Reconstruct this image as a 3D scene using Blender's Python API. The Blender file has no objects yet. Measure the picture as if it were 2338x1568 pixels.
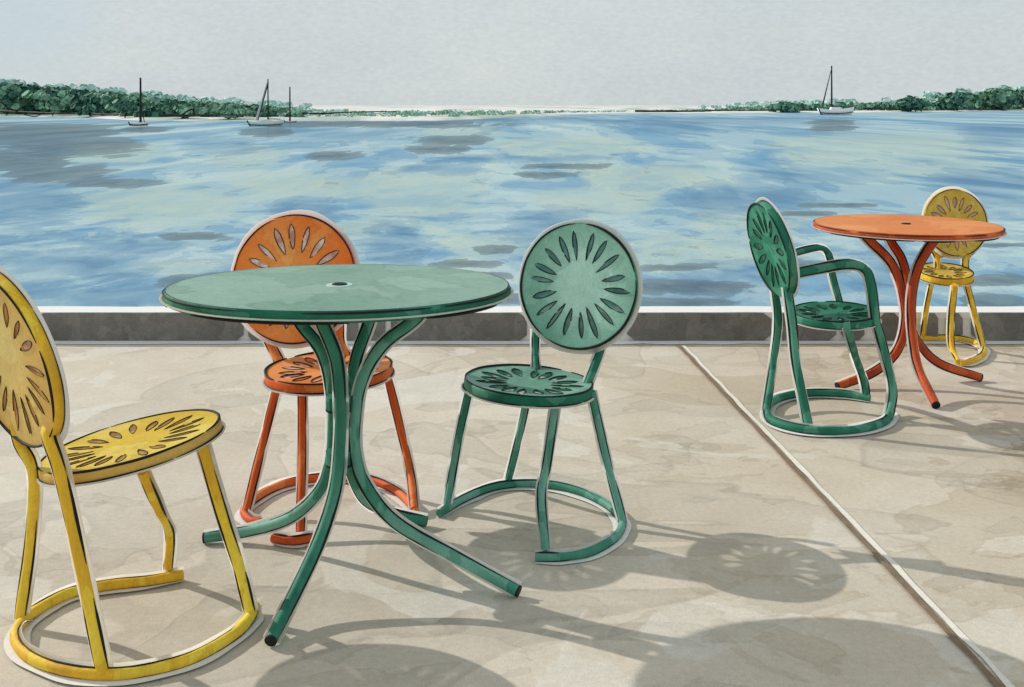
import bpy, math, random
from mathutils import Vector, noise as mnoise
from mathutils.geometry import delaunay_2d_cdt
R_ = math.radians
scene = bpy.context.scene
col = scene.collection
random.seed(7)

# ------------------------------------------------------------------ camera
F, YH, CX, HEYE = 2400.0, 240.0, 1169.0, 1.22      # focal length / horizon in photo pixels, eye height in metres
cam_d = bpy.data.cameras.new('camera'); cam = bpy.data.objects.new('camera', cam_d); col.objects.link(cam)
cam.location = (0, 0, HEYE); cam.rotation_euler = (R_(90), 0, 0)
cam_d.sensor_width = 36; cam_d.lens = 36*F/2338; cam_d.shift_y = -(784-YH)/2338
cam_d.clip_start = .05; cam_d.clip_end = 20000
scene.camera = cam

# ------------------------------------------------------------------ sky, sun, exposure
SUN_EL, SUN_AZ = 29.0, -28.0                       # elevation; heading of the shadows, degrees from +X
w = bpy.data.worlds.new('World'); scene.world = w; w.use_nodes = True
nt = w.node_tree; nt.nodes.clear()
def nn(t, typ, **kw):
    n = t.nodes.new(typ)
    for k, v in kw.items(): setattr(n, k, v)
    return n
out = nn(nt, 'ShaderNodeOutputWorld'); bg = nn(nt, 'ShaderNodeBackground'); bg.inputs[1].default_value = .1
sky = nn(nt, 'ShaderNodeTexSky', sky_type='NISHITA', sun_disc=False)
sky.sun_elevation = R_(SUN_EL); sky.sun_rotation = R_(-62); sky.air_density = 1.0; sky.dust_density = 2.0
tc = nn(nt, 'ShaderNodeTexCoord')
mp = nn(nt, 'ShaderNodeMapping'); mp.inputs['Scale'].default_value = (3, 3, 5)
n1 = nn(nt, 'ShaderNodeTexNoise'); n1.inputs['Scale'].default_value = 1.6; n1.inputs['Detail'].default_value = 7; n1.inputs['Roughness'].default_value = .65
r1 = nn(nt, 'ShaderNodeValToRGB')
r1.color_ramp.elements[0].position = .36; r1.color_ramp.elements[0].color = (5.9, 6.5, 6.8, 1)
r1.color_ramp.elements[1].position = .7; r1.color_ramp.elements[1].color = (6.6, 7.15, 7.1, 1)
mp2 = nn(nt, 'ShaderNodeMapping'); mp2.inputs['Scale'].default_value = (1, 1, 2.2)
n2 = nn(nt, 'ShaderNodeTexNoise'); n2.inputs['Scale'].default_value = 160; n2.inputs['Detail'].default_value = 3
m2 = nn(nt, 'ShaderNodeMapRange'); m2.inputs[1].default_value = .3; m2.inputs[2].default_value = .7; m2.inputs[3].default_value = .955; m2.inputs[4].default_value = 1.045
vm = nn(nt, 'ShaderNodeVectorMath', operation='SCALE')
mx = nn(nt, 'ShaderNodeMix', data_type='RGBA'); mx.inputs[0].default_value = .93
L = nt.links.new
L(tc.outputs['Generated'], mp.inputs[0]); L(mp.outputs[0], n1.inputs['Vector']); L(n1.outputs[0], r1.inputs[0])
L(tc.outputs['Generated'], mp2.inputs[0]); L(mp2.outputs[0], n2.inputs['Vector']); L(n2.outputs[0], m2.inputs[0])
L(r1.outputs[0], vm.inputs[0]); L(m2.outputs[0], vm.inputs['Scale'])
gd = Vector((-.47, 1, .085)).normalized(); vd = nn(nt, 'ShaderNodeVectorMath', operation='DOT_PRODUCT'); vd.inputs[1].default_value = gd
rg = nn(nt, 'ShaderNodeValToRGB'); rg.color_ramp.elements[0].position = .9972; rg.color_ramp.elements[0].color = (0, 0, 0, 1); rg.color_ramp.elements[1].position = .9998; rg.color_ramp.elements[1].color = (.5, .5, .5, 1)
gm = nn(nt, 'ShaderNodeMix', data_type='RGBA'); gm.inputs[7].default_value = (4.7, 6.1, 7.1, 1)
L(tc.outputs['Generated'], vd.inputs[0]); L(vd.outputs['Value'], rg.inputs[0]); L(rg.outputs[0], gm.inputs[0]); L(vm.outputs[0], gm.inputs[6])
L(sky.outputs[0], mx.inputs[6]); L(gm.outputs[2], mx.inputs[7]); L(mx.outputs[2], bg.inputs[0]); L(bg.outputs[0], out.inputs[0])
sd = bpy.data.lights.new('sun', 'SUN'); sd.energy = 3.2; sd.angle = R_(.5); sd.color = (1, .95, .86)
sun = bpy.data.objects.new('sun', sd); col.objects.link(sun)
e, a = R_(SUN_EL), R_(SUN_AZ)
SUNDIR = Vector((math.cos(a)*math.cos(e), math.sin(a)*math.cos(e), -math.sin(e)))
sun.rotation_euler = SUNDIR.to_track_quat('-Z', 'Y').to_euler(); sun.location = (-8, 6, 8)
vs = scene.view_settings; vs.view_transform = 'Standard'; vs.look = 'None'; vs.gamma = 1; vs.exposure = 0; vs.use_curve_mapping = False

# ------------------------------------------------------------------ helpers
def lin(c):
    return tuple(((x/255)/12.92 if x/255 <= .04045 else ((x/255+.055)/1.055)**2.4) for x in c)
def C(r, g, b, k=1.0):
    return tuple(min(.9, v/k) for v in lin((r, g, b))) + (1,)
def W(px, py, Y):                                   # photo pixel at depth Y
    return Vector(((px-CX)/F*Y, Y, HEYE-(py-YH)/F*Y))
def PZ(px, py, z=0.0):                              # photo pixel on the level z
    Y = (HEYE-z)*F/(py-YH); return Vector(((px-CX)/F*Y, Y, z))
def tag(o, label=None, cat=None, group=None, kind=None):
    if label: o['label'] = label
    if cat: o['category'] = cat
    if group: o['group'] = group
    if kind: o['kind'] = kind
    return o
def thing(name, label, cat, loc, group=None):
    o = bpy.data.objects.new(name, None); o.empty_display_size = .1; col.objects.link(o); o.location = loc
    return tag(o, label, cat, group)

def spline(pts, sub=6):
    pts = [Vector(p) for p in pts]
    if len(pts) < 3:
        return [pts[0].lerp(pts[-1], i/8) for i in range(9)]
    P = [pts[0]*2-pts[1]] + pts + [pts[-1]*2-pts[-2]]; o = []
    for i in range(1, len(P)-2):
        a, b, c, d = P[i-1:i+3]
        for k in range(sub):
            t = k/sub
            o.append(.5*((2*b)+(c-a)*t+(2*a-5*b+4*c-d)*t*t+(3*b-a-3*c+d)*t**3))
    o.append(pts[-1]); return o

class MB:
    def __init__(s): s.v, s.f, s.m, s.mats, s.sm = [], [], [], [], []
    def mi(s, m):
        if m not in s.mats: s.mats.append(m)
        return s.mats.index(m)
    def add(s, vs, fs, m, smooth=False):
        b = len(s.v); s.v += [Vector(p) for p in vs]; k = s.mi(m)
        for f in fs: s.f.append(tuple(i+b for i in f)); s.m.append(k); s.sm.append(smooth)
    def tube(s, pts, r, m, seg=12, closed=False, caps=True, wob=0.0, rfun=None):
        n = len(pts); T = []
        for i in range(n):
            a = pts[(i-1) % n] if closed or i else pts[0]; b = pts[(i+1) % n] if closed or i < n-1 else pts[-1]
            T.append((b-a).normalized())
        ref = Vector((0, 0, 1)) if abs(T[0].z) < .9 else Vector((1, 0, 0))
        nv = (ref-T[0]*ref.dot(T[0])).normalized(); vs = []
        for i in range(n):
            nv = (nv-T[i]*nv.dot(T[i])).normalized(); bv = T[i].cross(nv)
            rr = r if rfun is None else r*rfun(i/(n-1))
            if wob: rr *= 1+wob*mnoise.noise(pts[i]*23)
            for k in range(seg):
                q = 2*math.pi*k/seg; vs.append(pts[i]+(nv*math.cos(q)+bv*math.sin(q))*rr)
        fs = []
        for i in range(n if closed else n-1):
            for k in range(seg):
                j = (i+1) % n; k2 = (k+1) % seg
                fs.append((i*seg+k, i*seg+k2, j*seg+k2, j*seg+k))
        s.add(vs, fs, m, True)
        if caps and not closed:
            s.add(vs[:seg], [tuple(reversed(range(seg)))], m); s.add(vs[-seg:], [tuple(range(seg))], m)
    def lathe(s, prof, m, c, ax=(0, 0, 1), up=(0, 1, 0), seg=72, smooth=False):
        n = Vector(ax).normalized(); u = (Vector(up)-n*n.dot(Vector(up))).normalized(); t = n.cross(u); c = Vector(c)
        vs = []
        for (r, z) in prof:
            for k in range(seg):
                q = 2*math.pi*k/seg; vs.append(c+(u*math.cos(q)+t*math.sin(q))*r+n*z)
        fs = []
        for i in range(len(prof)-1):
            for k in range(seg):
                k2 = (k+1) % seg
                fs.append((i*seg+k, (i+1)*seg+k, (i+1)*seg+k2, i*seg+k2))
        s.add(vs, fs, m, smooth)
    def box(s, a, b, m):
        x0, y0, z0 = a; x1, y1, z1 = b
        vs = [(x0,y0,z0),(x1,y0,z0),(x1,y1,z0),(x0,y1,z0),(x0,y0,z1),(x1,y0,z1),(x1,y1,z1),(x0,y1,z1)]
        s.add(vs, [(0,3,2,1),(4,5,6,7),(0,1,5,4),(1,2,6,5),(2,3,7,6),(3,0,4,7)], m)
    def poly(s, pts, m): s.add(pts, [tuple(range(len(pts)))], m)
    def build(s, name, parent=None):
        me = bpy.data.meshes.new(name)
        o0 = Vector((0, 0, 0)); q = parent
        while q is not None: o0 = o0+q.location; q = q.parent
        me.from_pydata([p-o0 for p in s.v], [], s.f)
        for m in s.mats: me.materials.append(m)
        me.polygons.foreach_set('material_index', s.m); me.polygons.foreach_set('use_smooth', s.sm); me.update()
        o = bpy.data.objects.new(name, me); col.objects.link(o)
        if parent is not None: o.parent = parent
        return o

# ------------------------------------------------------------------ materials: washes of pigment on rough, toothy paint
def mat_base(name):
    m = bpy.data.materials.new(name); m.use_nodes = True; t = m.node_tree
    b = t.nodes['Principled BSDF']; b.inputs['Specular IOR Level'].default_value = .2
    return m, t, b
def ramp(t, stops, interp='LINEAR'):
    n = nn(t, 'ShaderNodeValToRGB'); cr = n.color_ramp; cr.interpolation = interp
    while len(cr.elements) < len(stops): cr.elements.new(.5)
    for el, (p, c) in zip(cr.elements, stops): el.position = p; el.color = c if len(c) == 4 else tuple(c)+(1,)
    return n
def g(v): return (v, v, v, 1)
def noise(t, vec, scale, detail=4, rough=.55, dist=0.0):
    n = nn(t, 'ShaderNodeTexNoise'); n.inputs['Scale'].default_value = scale; n.inputs['Detail'].default_value = detail
    n.inputs['Roughness'].default_value = rough; n.inputs['Distortion'].default_value = dist
    if vec is not None: t.links.new(vec, n.inputs['Vector'])
    return n.outputs[0]
def mapping(t, scale=(1, 1, 1), loc=(0, 0, 0), src='Object'):
    c = nn(t, 'ShaderNodeTexCoord'); m = nn(t, 'ShaderNodeMapping'); m.inputs['Scale'].default_value = scale; m.inputs['Location'].default_value = loc
    t.links.new(c.outputs[src], m.inputs[0]); return m.outputs[0]
def mixc(t, fac, a, b, mode='MIX'):
    n = nn(t, 'ShaderNodeMix', data_type='RGBA', blend_type=mode)
    for sock, v in ((n.inputs[0], fac), (n.inputs[6], a), (n.inputs[7], b)):
        if isinstance(v, (int, float)): sock.default_value = v
        elif isinstance(v, tuple): sock.default_value = v
        else: t.links.new(v, sock)
    return n.outputs[2]
def grain(t, vec, colr, scale, amt):
    k = ramp(t, [(.3, g(1-amt)), (.7, g(1+amt))]); t.links.new(noise(t, vec, scale, 3, .6), k.inputs[0])
    return mixc(t, 1.0, colr, k.outputs[0], 'MULTIPLY')
def bump(t, b, h, strength, dist):
    n = nn(t, 'ShaderNodeBump'); n.inputs['Strength'].default_value = strength; n.inputs['Distance'].default_value = dist
    t.links.new(h, n.inputs['Height']); t.links.new(n.outputs[0], b.inputs['Normal'])

def paint(name, light, mid, dark, scale=5, rough=.6, gr=.09, stretch=(1, 1, 1), pool=0.0):
    """brushed enamel: pools of a light, a middle and a dark tone with a darker dried edge between them"""
    m, t, b = mat_base(name); v = mapping(t, stretch)
    n1 = noise(t, v, scale, 5, .5, .4)
    r = ramp(t, [(.3, dark), (.42, mid), (.5, mid), (.515, tuple(x*.8 for x in mid[:3])), (.53, light), (.75, light)])
    t.links.new(n1, r.inputs[0])
    soft = ramp(t, [(.3, dark), (.5, mid), (.7, light)]); t.links.new(noise(t, v, scale*.6, 3), soft.inputs[0])
    c = mixc(t, .5, r.outputs[0], soft.outputs[0])
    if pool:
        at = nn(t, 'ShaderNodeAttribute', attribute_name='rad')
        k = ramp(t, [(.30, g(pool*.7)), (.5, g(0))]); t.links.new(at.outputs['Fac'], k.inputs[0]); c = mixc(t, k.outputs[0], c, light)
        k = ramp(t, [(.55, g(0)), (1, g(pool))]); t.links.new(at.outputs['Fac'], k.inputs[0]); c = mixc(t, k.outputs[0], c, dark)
    c = grain(t, v, c, 150, gr); c = grain(t, v, c, 32, gr*.7)
    t.links.new(c, b.inputs['Base Color']); b.inputs['Roughness'].default_value = rough
    bump(t, b, noise(t, v, 170, 3), .15, .004)
    return m
def slotmat(name, colr, dark, seethrough):
    m, t, b = mat_base(name); v = mapping(t)
    r = ramp(t, [(.4, dark), (.6, colr)]); t.links.new(noise(t, v, 22, 3), r.inputs[0])
    t.links.new(r.outputs[0], b.inputs['Base Color']); b.inputs['Roughness'].default_value = .8
    tr = nn(t, 'ShaderNodeBsdfTransparent'); mix = nn(t, 'ShaderNodeMixShader'); mix.inputs[0].default_value = 1-seethrough
    t.links.new(tr.outputs[0], mix.inputs[1]); t.links.new(b.outputs[0], mix.inputs[2]); t.links.new(mix.outputs[0], t.nodes['Material Output'].inputs[0])
    return m
def plain(name, c, rough=.7, amt=.08, scale=40):
    m, t, b = mat_base(name); v = mapping(t)
    k = mixc(t, 1.0, c, g(1), 'MULTIPLY'); k = grain(t, v, k, scale, amt)
    t.links.new(k, b.inputs['Base Color']); b.inputs['Roughness'].default_value = rough
    return m

INK = plain('black_ink', (.012, .012, .014, 1), .6)
PAPER = plain('white_edge', (.86, .86, .85, 1), .85, .05, 90)
green_top  = paint('mint_table', C(158,190,176,1.18), C(138,172,157,1.18), C(102,148,130,1.18), 2.6)
green_lite = paint('mint_paint', C(172,208,193,.85), C(142,186,169,.85), C(90,148,128,.85), 6)
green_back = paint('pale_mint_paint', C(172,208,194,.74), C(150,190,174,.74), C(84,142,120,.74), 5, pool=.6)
green_seat = paint('grey_mint_paint', C(150,190,174,1.15), C(116,164,146,1.15), C(72,130,110,1.15), 7)
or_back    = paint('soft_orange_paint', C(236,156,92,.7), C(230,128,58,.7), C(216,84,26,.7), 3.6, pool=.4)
green_mid  = paint('green_paint', C(120,172,155,.95), C(62,132,110,.95), C(30,98,78,.95), 7, stretch=(1,1,.35))
green_dark = paint('dark_green_paint', C(78,142,120,.9), C(30,104,82,.9), C(12,70,54,.9), 7)
green_slot = slotmat('green_slot', C(84,142,124), C(40,96,80), .6)
green_slot2 = slotmat('green_back_slot', C(84,140,120), C(40,98,80), .1)
or_slot2 = slotmat('orange_back_slot', C(222,196,184,.75), C(176,108,70,.75), .12)
deep_slot2 = slotmat('deep_back_slot', C(30,96,72), C(14,66,50), .08)
deep_lite  = paint('deep_green_paint', C(64,132,108,.85), C(28,100,76,.85), C(12,72,55,.85), 9)
deep_tube  = paint('deep_green_tube', C(92,152,130,.9), C(38,112,88,.9), C(14,76,58,.9), 9, stretch=(1,1,.4))
deep_slot  = slotmat('deep_green_slot', C(30,96,72), C(14,66,50), .55)
or_lite    = paint('orange_paint', C(232,158,98,.85), C(222,132,66,.85), C(208,92,34,.85), 4.5)
or_mid     = paint('deep_orange_paint', C(226,132,72,.9), C(208,92,38,.9), C(170,60,24,.9), 8, stretch=(1,1,.4))
or_slot    = slotmat('brown_slot', C(215,185,172,.8), C(176,108,70,.8), .3)
or_top     = paint('orange_table', C(230,156,94,1.05), C(220,132,66,1.05), C(206,102,38,1.05), 4)
or_tab     = paint('orange_rust_paint', C(214,110,56,.9), C(184,78,38,.9), C(136,52,32,.9), 7, stretch=(1,1,.4))
ye_lite    = paint('yellow_seat', C(228,206,106,1.06), C(218,186,46,1.06), C(204,162,26,1.06), 5)
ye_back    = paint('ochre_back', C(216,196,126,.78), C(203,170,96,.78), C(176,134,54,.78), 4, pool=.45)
ye_tube    = paint('yellow_tube', C(240,206,72,.88), C(220,174,44,.88), C(180,134,48,.88), 10, stretch=(1,1,.35))
ye_slot    = slotmat('brown_yellow_slot', C(160,124,64,.8), C(128,96,48,.8), .2)
ye_slot2   = slotmat('umber_slot', C(186,134,88,.75), C(150,98,58,.75), .15)
oc_back    = paint('mustard_paint', C(212,186,96,.9), C(196,164,66,.9), C(164,132,48,.9), 8)
PALEG = plain('pale_mint', C(176,204,192,1.0), .7)
HOLE = plain('hole_black', (.01, .012, .012, 1))

# ------------------------------------------------------------------ terrace floor
def ground_mat():
    m, t, b = mat_base('washed_concrete'); v = mapping(t)
    base = ramp(t, [(.3, C(199,187,169,1.0)), (.5, C(207,197,181,1.0)), (.72, C(214,206,193,1.0))])
    t.links.new(noise(t, v, 1.1, 5, .55, .5), base.inputs[0]); c = base.outputs[0]
    # overlapping dried washes with a darker rim each
    for (sc, thr, dk, off, dist) in ((.7, .52, .91, 0, .8), (1.1, .56, .935, 11, 1.0), (1.9, .61, .93, 23, 1.2), (.45, .54, .92, 67, .5)):
        vv = mapping(t, (1, 1.25, 1), (off, off*.7, 0))
        r = ramp(t, [(thr-.004, g(1)), (thr, g(dk*.88)), (thr+.012, g(dk)), (thr+.14, g(dk*1.05))])
        t.links.new(noise(t, vv, sc, 4, .5, dist), r.inputs[0]); c = mixc(t, 1.0, c, r.outputs[0], 'MULTIPLY')
    # pale bare patches
    r = ramp(t, [(.58, g(0)), (.595, g(.6))]); t.links.new(noise(t, mapping(t, (1, 1, 1), (5, 90, 0)), 1.5, 4, .5, 1.2), r.inputs[0])
    c = mixc(t, r.outputs[0], c, C(216,211,201,1.0))
    # the tint grows browner towards the right-hand slabs
    sx = nn(t, 'ShaderNodeSeparateXYZ'); t.links.new(v, sx.inputs[0])
    mr = nn(t, 'ShaderNodeMapRange'); t.links.new(sx.outputs[0], mr.inputs[0])
    for i, q in ((1, -.1), (2, .9), (3, 0.0), (4, .9)): mr.inputs[i].default_value = q
    c = mixc(t, mr.outputs[0], c, mixc(t, 1.0, c, (.93, .91, .88, 1), 'MULTIPLY'))
    # brown spills with crisp dried rims, mostly on the right-hand slabs
    for (sc, thr, off) in ((.8, .53, 131), (1.7, .60, 171)):
        r = ramp(t, [(thr-.006, g(1)), (thr, (.80, .77, .72, 1)), (thr+.010, (.88, .86, .82, 1)), (thr+.2, (.91, .89, .86, 1))])
        t.links.new(noise(t, mapping(t, (1, 1.2, 1), (off, off*.3, 0)), sc, 5, .55, .7), r.inputs[0])
        c = mixc(t, mr.outputs[0], c, mixc(t, 1.0, c, r.outputs[0], 'MULTIPLY'))
    c = grain(t, v, c, 260, .12); c = grain(t, v, c, 60, .07); c = grain(t, v, c, 9, .04)
    t.links.new(c, b.inputs['Base Color']); b.inputs['Roughness'].default_value = .9
    bump(t, b, noise(t, v, 200, 3), .2, .003)
    return m
GROUND = ground_mat()
KY = PZ(1169, 778).y                               # front of the kerb
mb = MB(); mb.poly([(-60, -30, 0), (60, -30, 0), (60, KY+.01, 0), (-60, KY+.01, 0)], GROUND)
def wob(p, amp, fr=9.0): return amp*mnoise.noise(Vector((p[0]*fr, p[1]*fr, 3.3)))
def strip(mb, a, b, w0, w1, z, m, n=60, amp=.25):
    a, b = Vector(a), Vector(b); d = (b-a).normalized(); s = Vector((-d.y, d.x, 0)); vs, fs = [], []
    for i in range(n+1):
        t = i/n; p = a.lerp(b, t); wd = w0+(w1-w0)*t
        l = wd*(.5+amp*mnoise.noise(p*7+Vector((9, 0, 0)))); r = wd*(.5+amp*mnoise.noise(p*8+Vector((0, 5, 0))))
        q = p+s*l; vs.append((q.x, q.y, z)); q = p-s*r; vs.append((q.x, q.y, z))
    for i in range(n): fs.append((2*i, 2*i+1, 2*i+3, 2*i+2))
    mb.add(vs, fs, m)
def translucent(m, k):
    t = m.node_tree; b = t.nodes['Principled BSDF']; tr = nn(t, 'ShaderNodeBsdfTranslucent'); tr.inputs[0].default_value = (.9, .9, .89, 1)
    ms = nn(t, 'ShaderNodeMixShader'); ms.inputs[0].default_value = k
    t.links.new(b.outputs[0], ms.inputs[1]); t.links.new(tr.outputs[0], ms.inputs[2]); t.links.new(ms.outputs[0], t.nodes['Material Output'].inputs[0])
translucent(PAPER, .92)
CHALK = plain('bare_white', (.8, .79, .77, 1), .9, .05, 60)
BROWN = plain('brown_joint', C(130,112,92,1.0), .9, .15, 25)
# bare white stripe under the kerb
strip(mb, (-60, KY-.045, 0), (60, KY-.045, 0), .075, .075, .003, CHALK, 900, .35)
terrace = tag(mb.build('terrace_floor'), kind='structure')
JPALE = plain('pale_joint', C(228,221,210,1.0), .9, .06, 60)
jm = MB()
J0, J1 = PZ(1553, 790), PZ(2290, 1568); J1 = J1+(J1-J0)*.8
strip(jm, J0+Vector((.017, 0, 0)), J1+Vector((.012, 0, 0)), .016, .018, .004, JPALE, 110, .45)
strip(jm, J0+Vector((-.010, 0, 0)), J1+Vector((-.012, 0, 0)), .018, .014, .007, BROWN, 110, .3)
tag(jm.build('paving_joint'), kind='structure')

# ------------------------------------------------------------------ kerb wall at the water's edge
STONE = paint('grey_wash_stone', C(120,117,112,.75), C(104,102,97,.75), C(88,86,82,.75), 9, .9, .14)
kw = thing('kerb_wall', 'long low kerb wall with white coping and grey stone face at the edge of the terrace', 'kerb wall', (0, KY, 0))
KB = PZ(1169, 699, .149).y
mb = MB(); mb.box((-60, KY+.002, -3.6), (60, KB-.02, .118), CHALK); mb.build('wall_body', kw)
mb = MB(); vs, fs = [], []
N = 600
for i in range(N+1):
    x = -60+120*i/N
    zz = .149+.004*mnoise.noise(Vector((x*3, 0, 0))); yf = KY-.004; yb = KB+.02*mnoise.noise(Vector((x*2.2, 7, 0)))
    vs += [(x, yf, .1185), (x, yf, zz), (x, yb, zz), (x, yb, .1185)]
for i in range(N):
    for k in range(4): fs.append((4*i+k, 4*i+(k+1) % 4, 4*i+4+(k+1) % 4, 4*i+4+k)[::-1])
mb.add(vs, fs, CHALK); mb.build('coping', kw)
def kx(px): return (px-CX)/F*KY
blocks = [(-900,-420),(-410,60),(82,556),(568,600),(786,818),(828,880),(893,1203),(1432,1760),(1785,1793),(1800,1908),(1920,1972),(2008,2052),(2108,2140),(2160,2196),(2218,2640),(2650,3100),(3110,3600)]
for (x0, x1) in blocks:
    a, b_ = kx(x0), kx(x1); mb = MB(); top, bot = [], []
    n = max(4, int((b_-a)/.04)); rr = min(.03, (b_-a)*.35)
    for i in range(n+1):
        x = a+(b_-a)*i/n; ed = min(x-a, b_-x); cut = 0 if ed > rr else rr-math.sqrt(max(0, rr*rr-(rr-ed)**2))
        top.append((x, .1465-cut+.003*mnoise.noise(Vector((x*6, 0, 1))))); bot.append((x, .004+cut+.005*mnoise.noise(Vector((x*6, 4, 1)))))
    vs, fs = [], []
    for (x, zt), (_, zb) in zip(top, bot): vs += [(x, KY-.012, zb), (x, KY-.012, zt), (x, KY+.001, zt), (x, KY+.001, zb)]
    for i in range(n):
        for k in range(4): fs.append((4*i+k, 4*i+(k+1) % 4, 4*i+4+(k+1) % 4, 4*i+4+k)[::-1])
    fs += [(0, 1, 2, 3), (4*n+3, 4*n+2, 4*n+1, 4*n)]
    mb.add(vs, fs, STONE); mb.build('stone_block', kw)

# ------------------------------------------------------------------ lake
WZ = HEYE-4.0
def PW(px, py): return PZ(px, py, WZ)
def field(strokes):
    o = []
    for (px, py, hw, hh) in strokes:
        p = PW(px, py); o.append((p.x, p.y, hw*p.y/F, hh*p.y*p.y/(F*4.0)))
    return o
DARK = field([(90,299,200,26),(160,330,170,20),(50,362,110,26),(130,394,130,19),(250,418,100,10),(850,282,290,7),(1040,320,80,12),(1005,340,75,9),
  (760,355,60,10),(1290,379,95,6),(1240,399,60,7),(1060,602,80,9),(1130,570,50,12),(1095,630,80,12),(440,540,80,9),(470,640,110,14),(1840,487,70,6),
  (1915,468,90,5),(1560,655,170,16),(1530,690,150,10),(1150,680,90,12),(2280,640,80,14),(2270,690,80,20),(1860,610,80,14),(610,300,60,9),(1905,292,60,7),(1900,278,50,7),(1550,610,90,8),(2290,560,70,5),(330,295,60,8)])
DEEP = field([(500,330,80,14),(60,450,110,50),(150,600,190,32),(230,680,260,24),(590,650,130,40),(1150,274,330,9),(1700,275,260,12),(1200,362,190,8),(1010,385,90,10),
  (1700,450,130,30),(2260,420,120,40),(1500,690,200,20),(760,302,160,12),(1850,400,160,20),(2290,300,90,20),(1250,520,90,40),(40,330,120,50),(300,560,120,20),(700,480,70,30),(2080,620,120,60),(1640,640,120,40),(900,560,60,60)])
PALE = field([(360,460,180,36),(250,345,120,22),(950,430,140,50),(1150,560,130,26),(1060,300,90,10),(1600,570,170,36),(1720,500,140,26),(2000,330,250,36),(1300,330,170,20),
  (560,350,80,22),(700,420,160,26),(1480,400,160,30),(2160,380,120,20),(420,610,90,16),(1380,450,140,30),(830,520,90,20)])
rows = []; y = 5.0
while y < 900: rows.append(y); y *= 1.012
rows += [1000, 1400, 2500, 5000, 12000]
NC = 240; vs, fs, at = [], [], []
for y in rows:
    hwid = 40+y*.75
    for k in range(NC+1):
        x = -hwid+2*hwid*k/NC; vs.append((x, y, WZ))
        def fv(S):
            s = 0.0
            for (cx, cy, sx, sy) in S:
                k = y/cy; dx = (x-cx*k)/(sx*k); dy = (y-cy)/sy
                if abs(dx) < 2 and abs(dy) < 2: s = max(s, math.exp(-.7*(dx**4+dy*dy)))
            return s
        at.append((fv(DARK), fv(DEEP), fv(PALE), 1.0))
for i in range(len(rows)-1):
    for k in range(NC): p = i*(NC+1)+k; fs.append((p, p+1, p+NC+2, p+NC+1))
me = bpy.data.meshes.new('lake'); me.from_pydata(vs, [], fs)
ca = me.color_attributes.new('patches', 'FLOAT_COLOR', 'POINT'); ca.data.foreach_set('color', [q for c in at for q in c])
lake = bpy.data.objects.new('lake_water', me); col.objects.link(lake); tag(lake, kind='structure')
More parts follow.
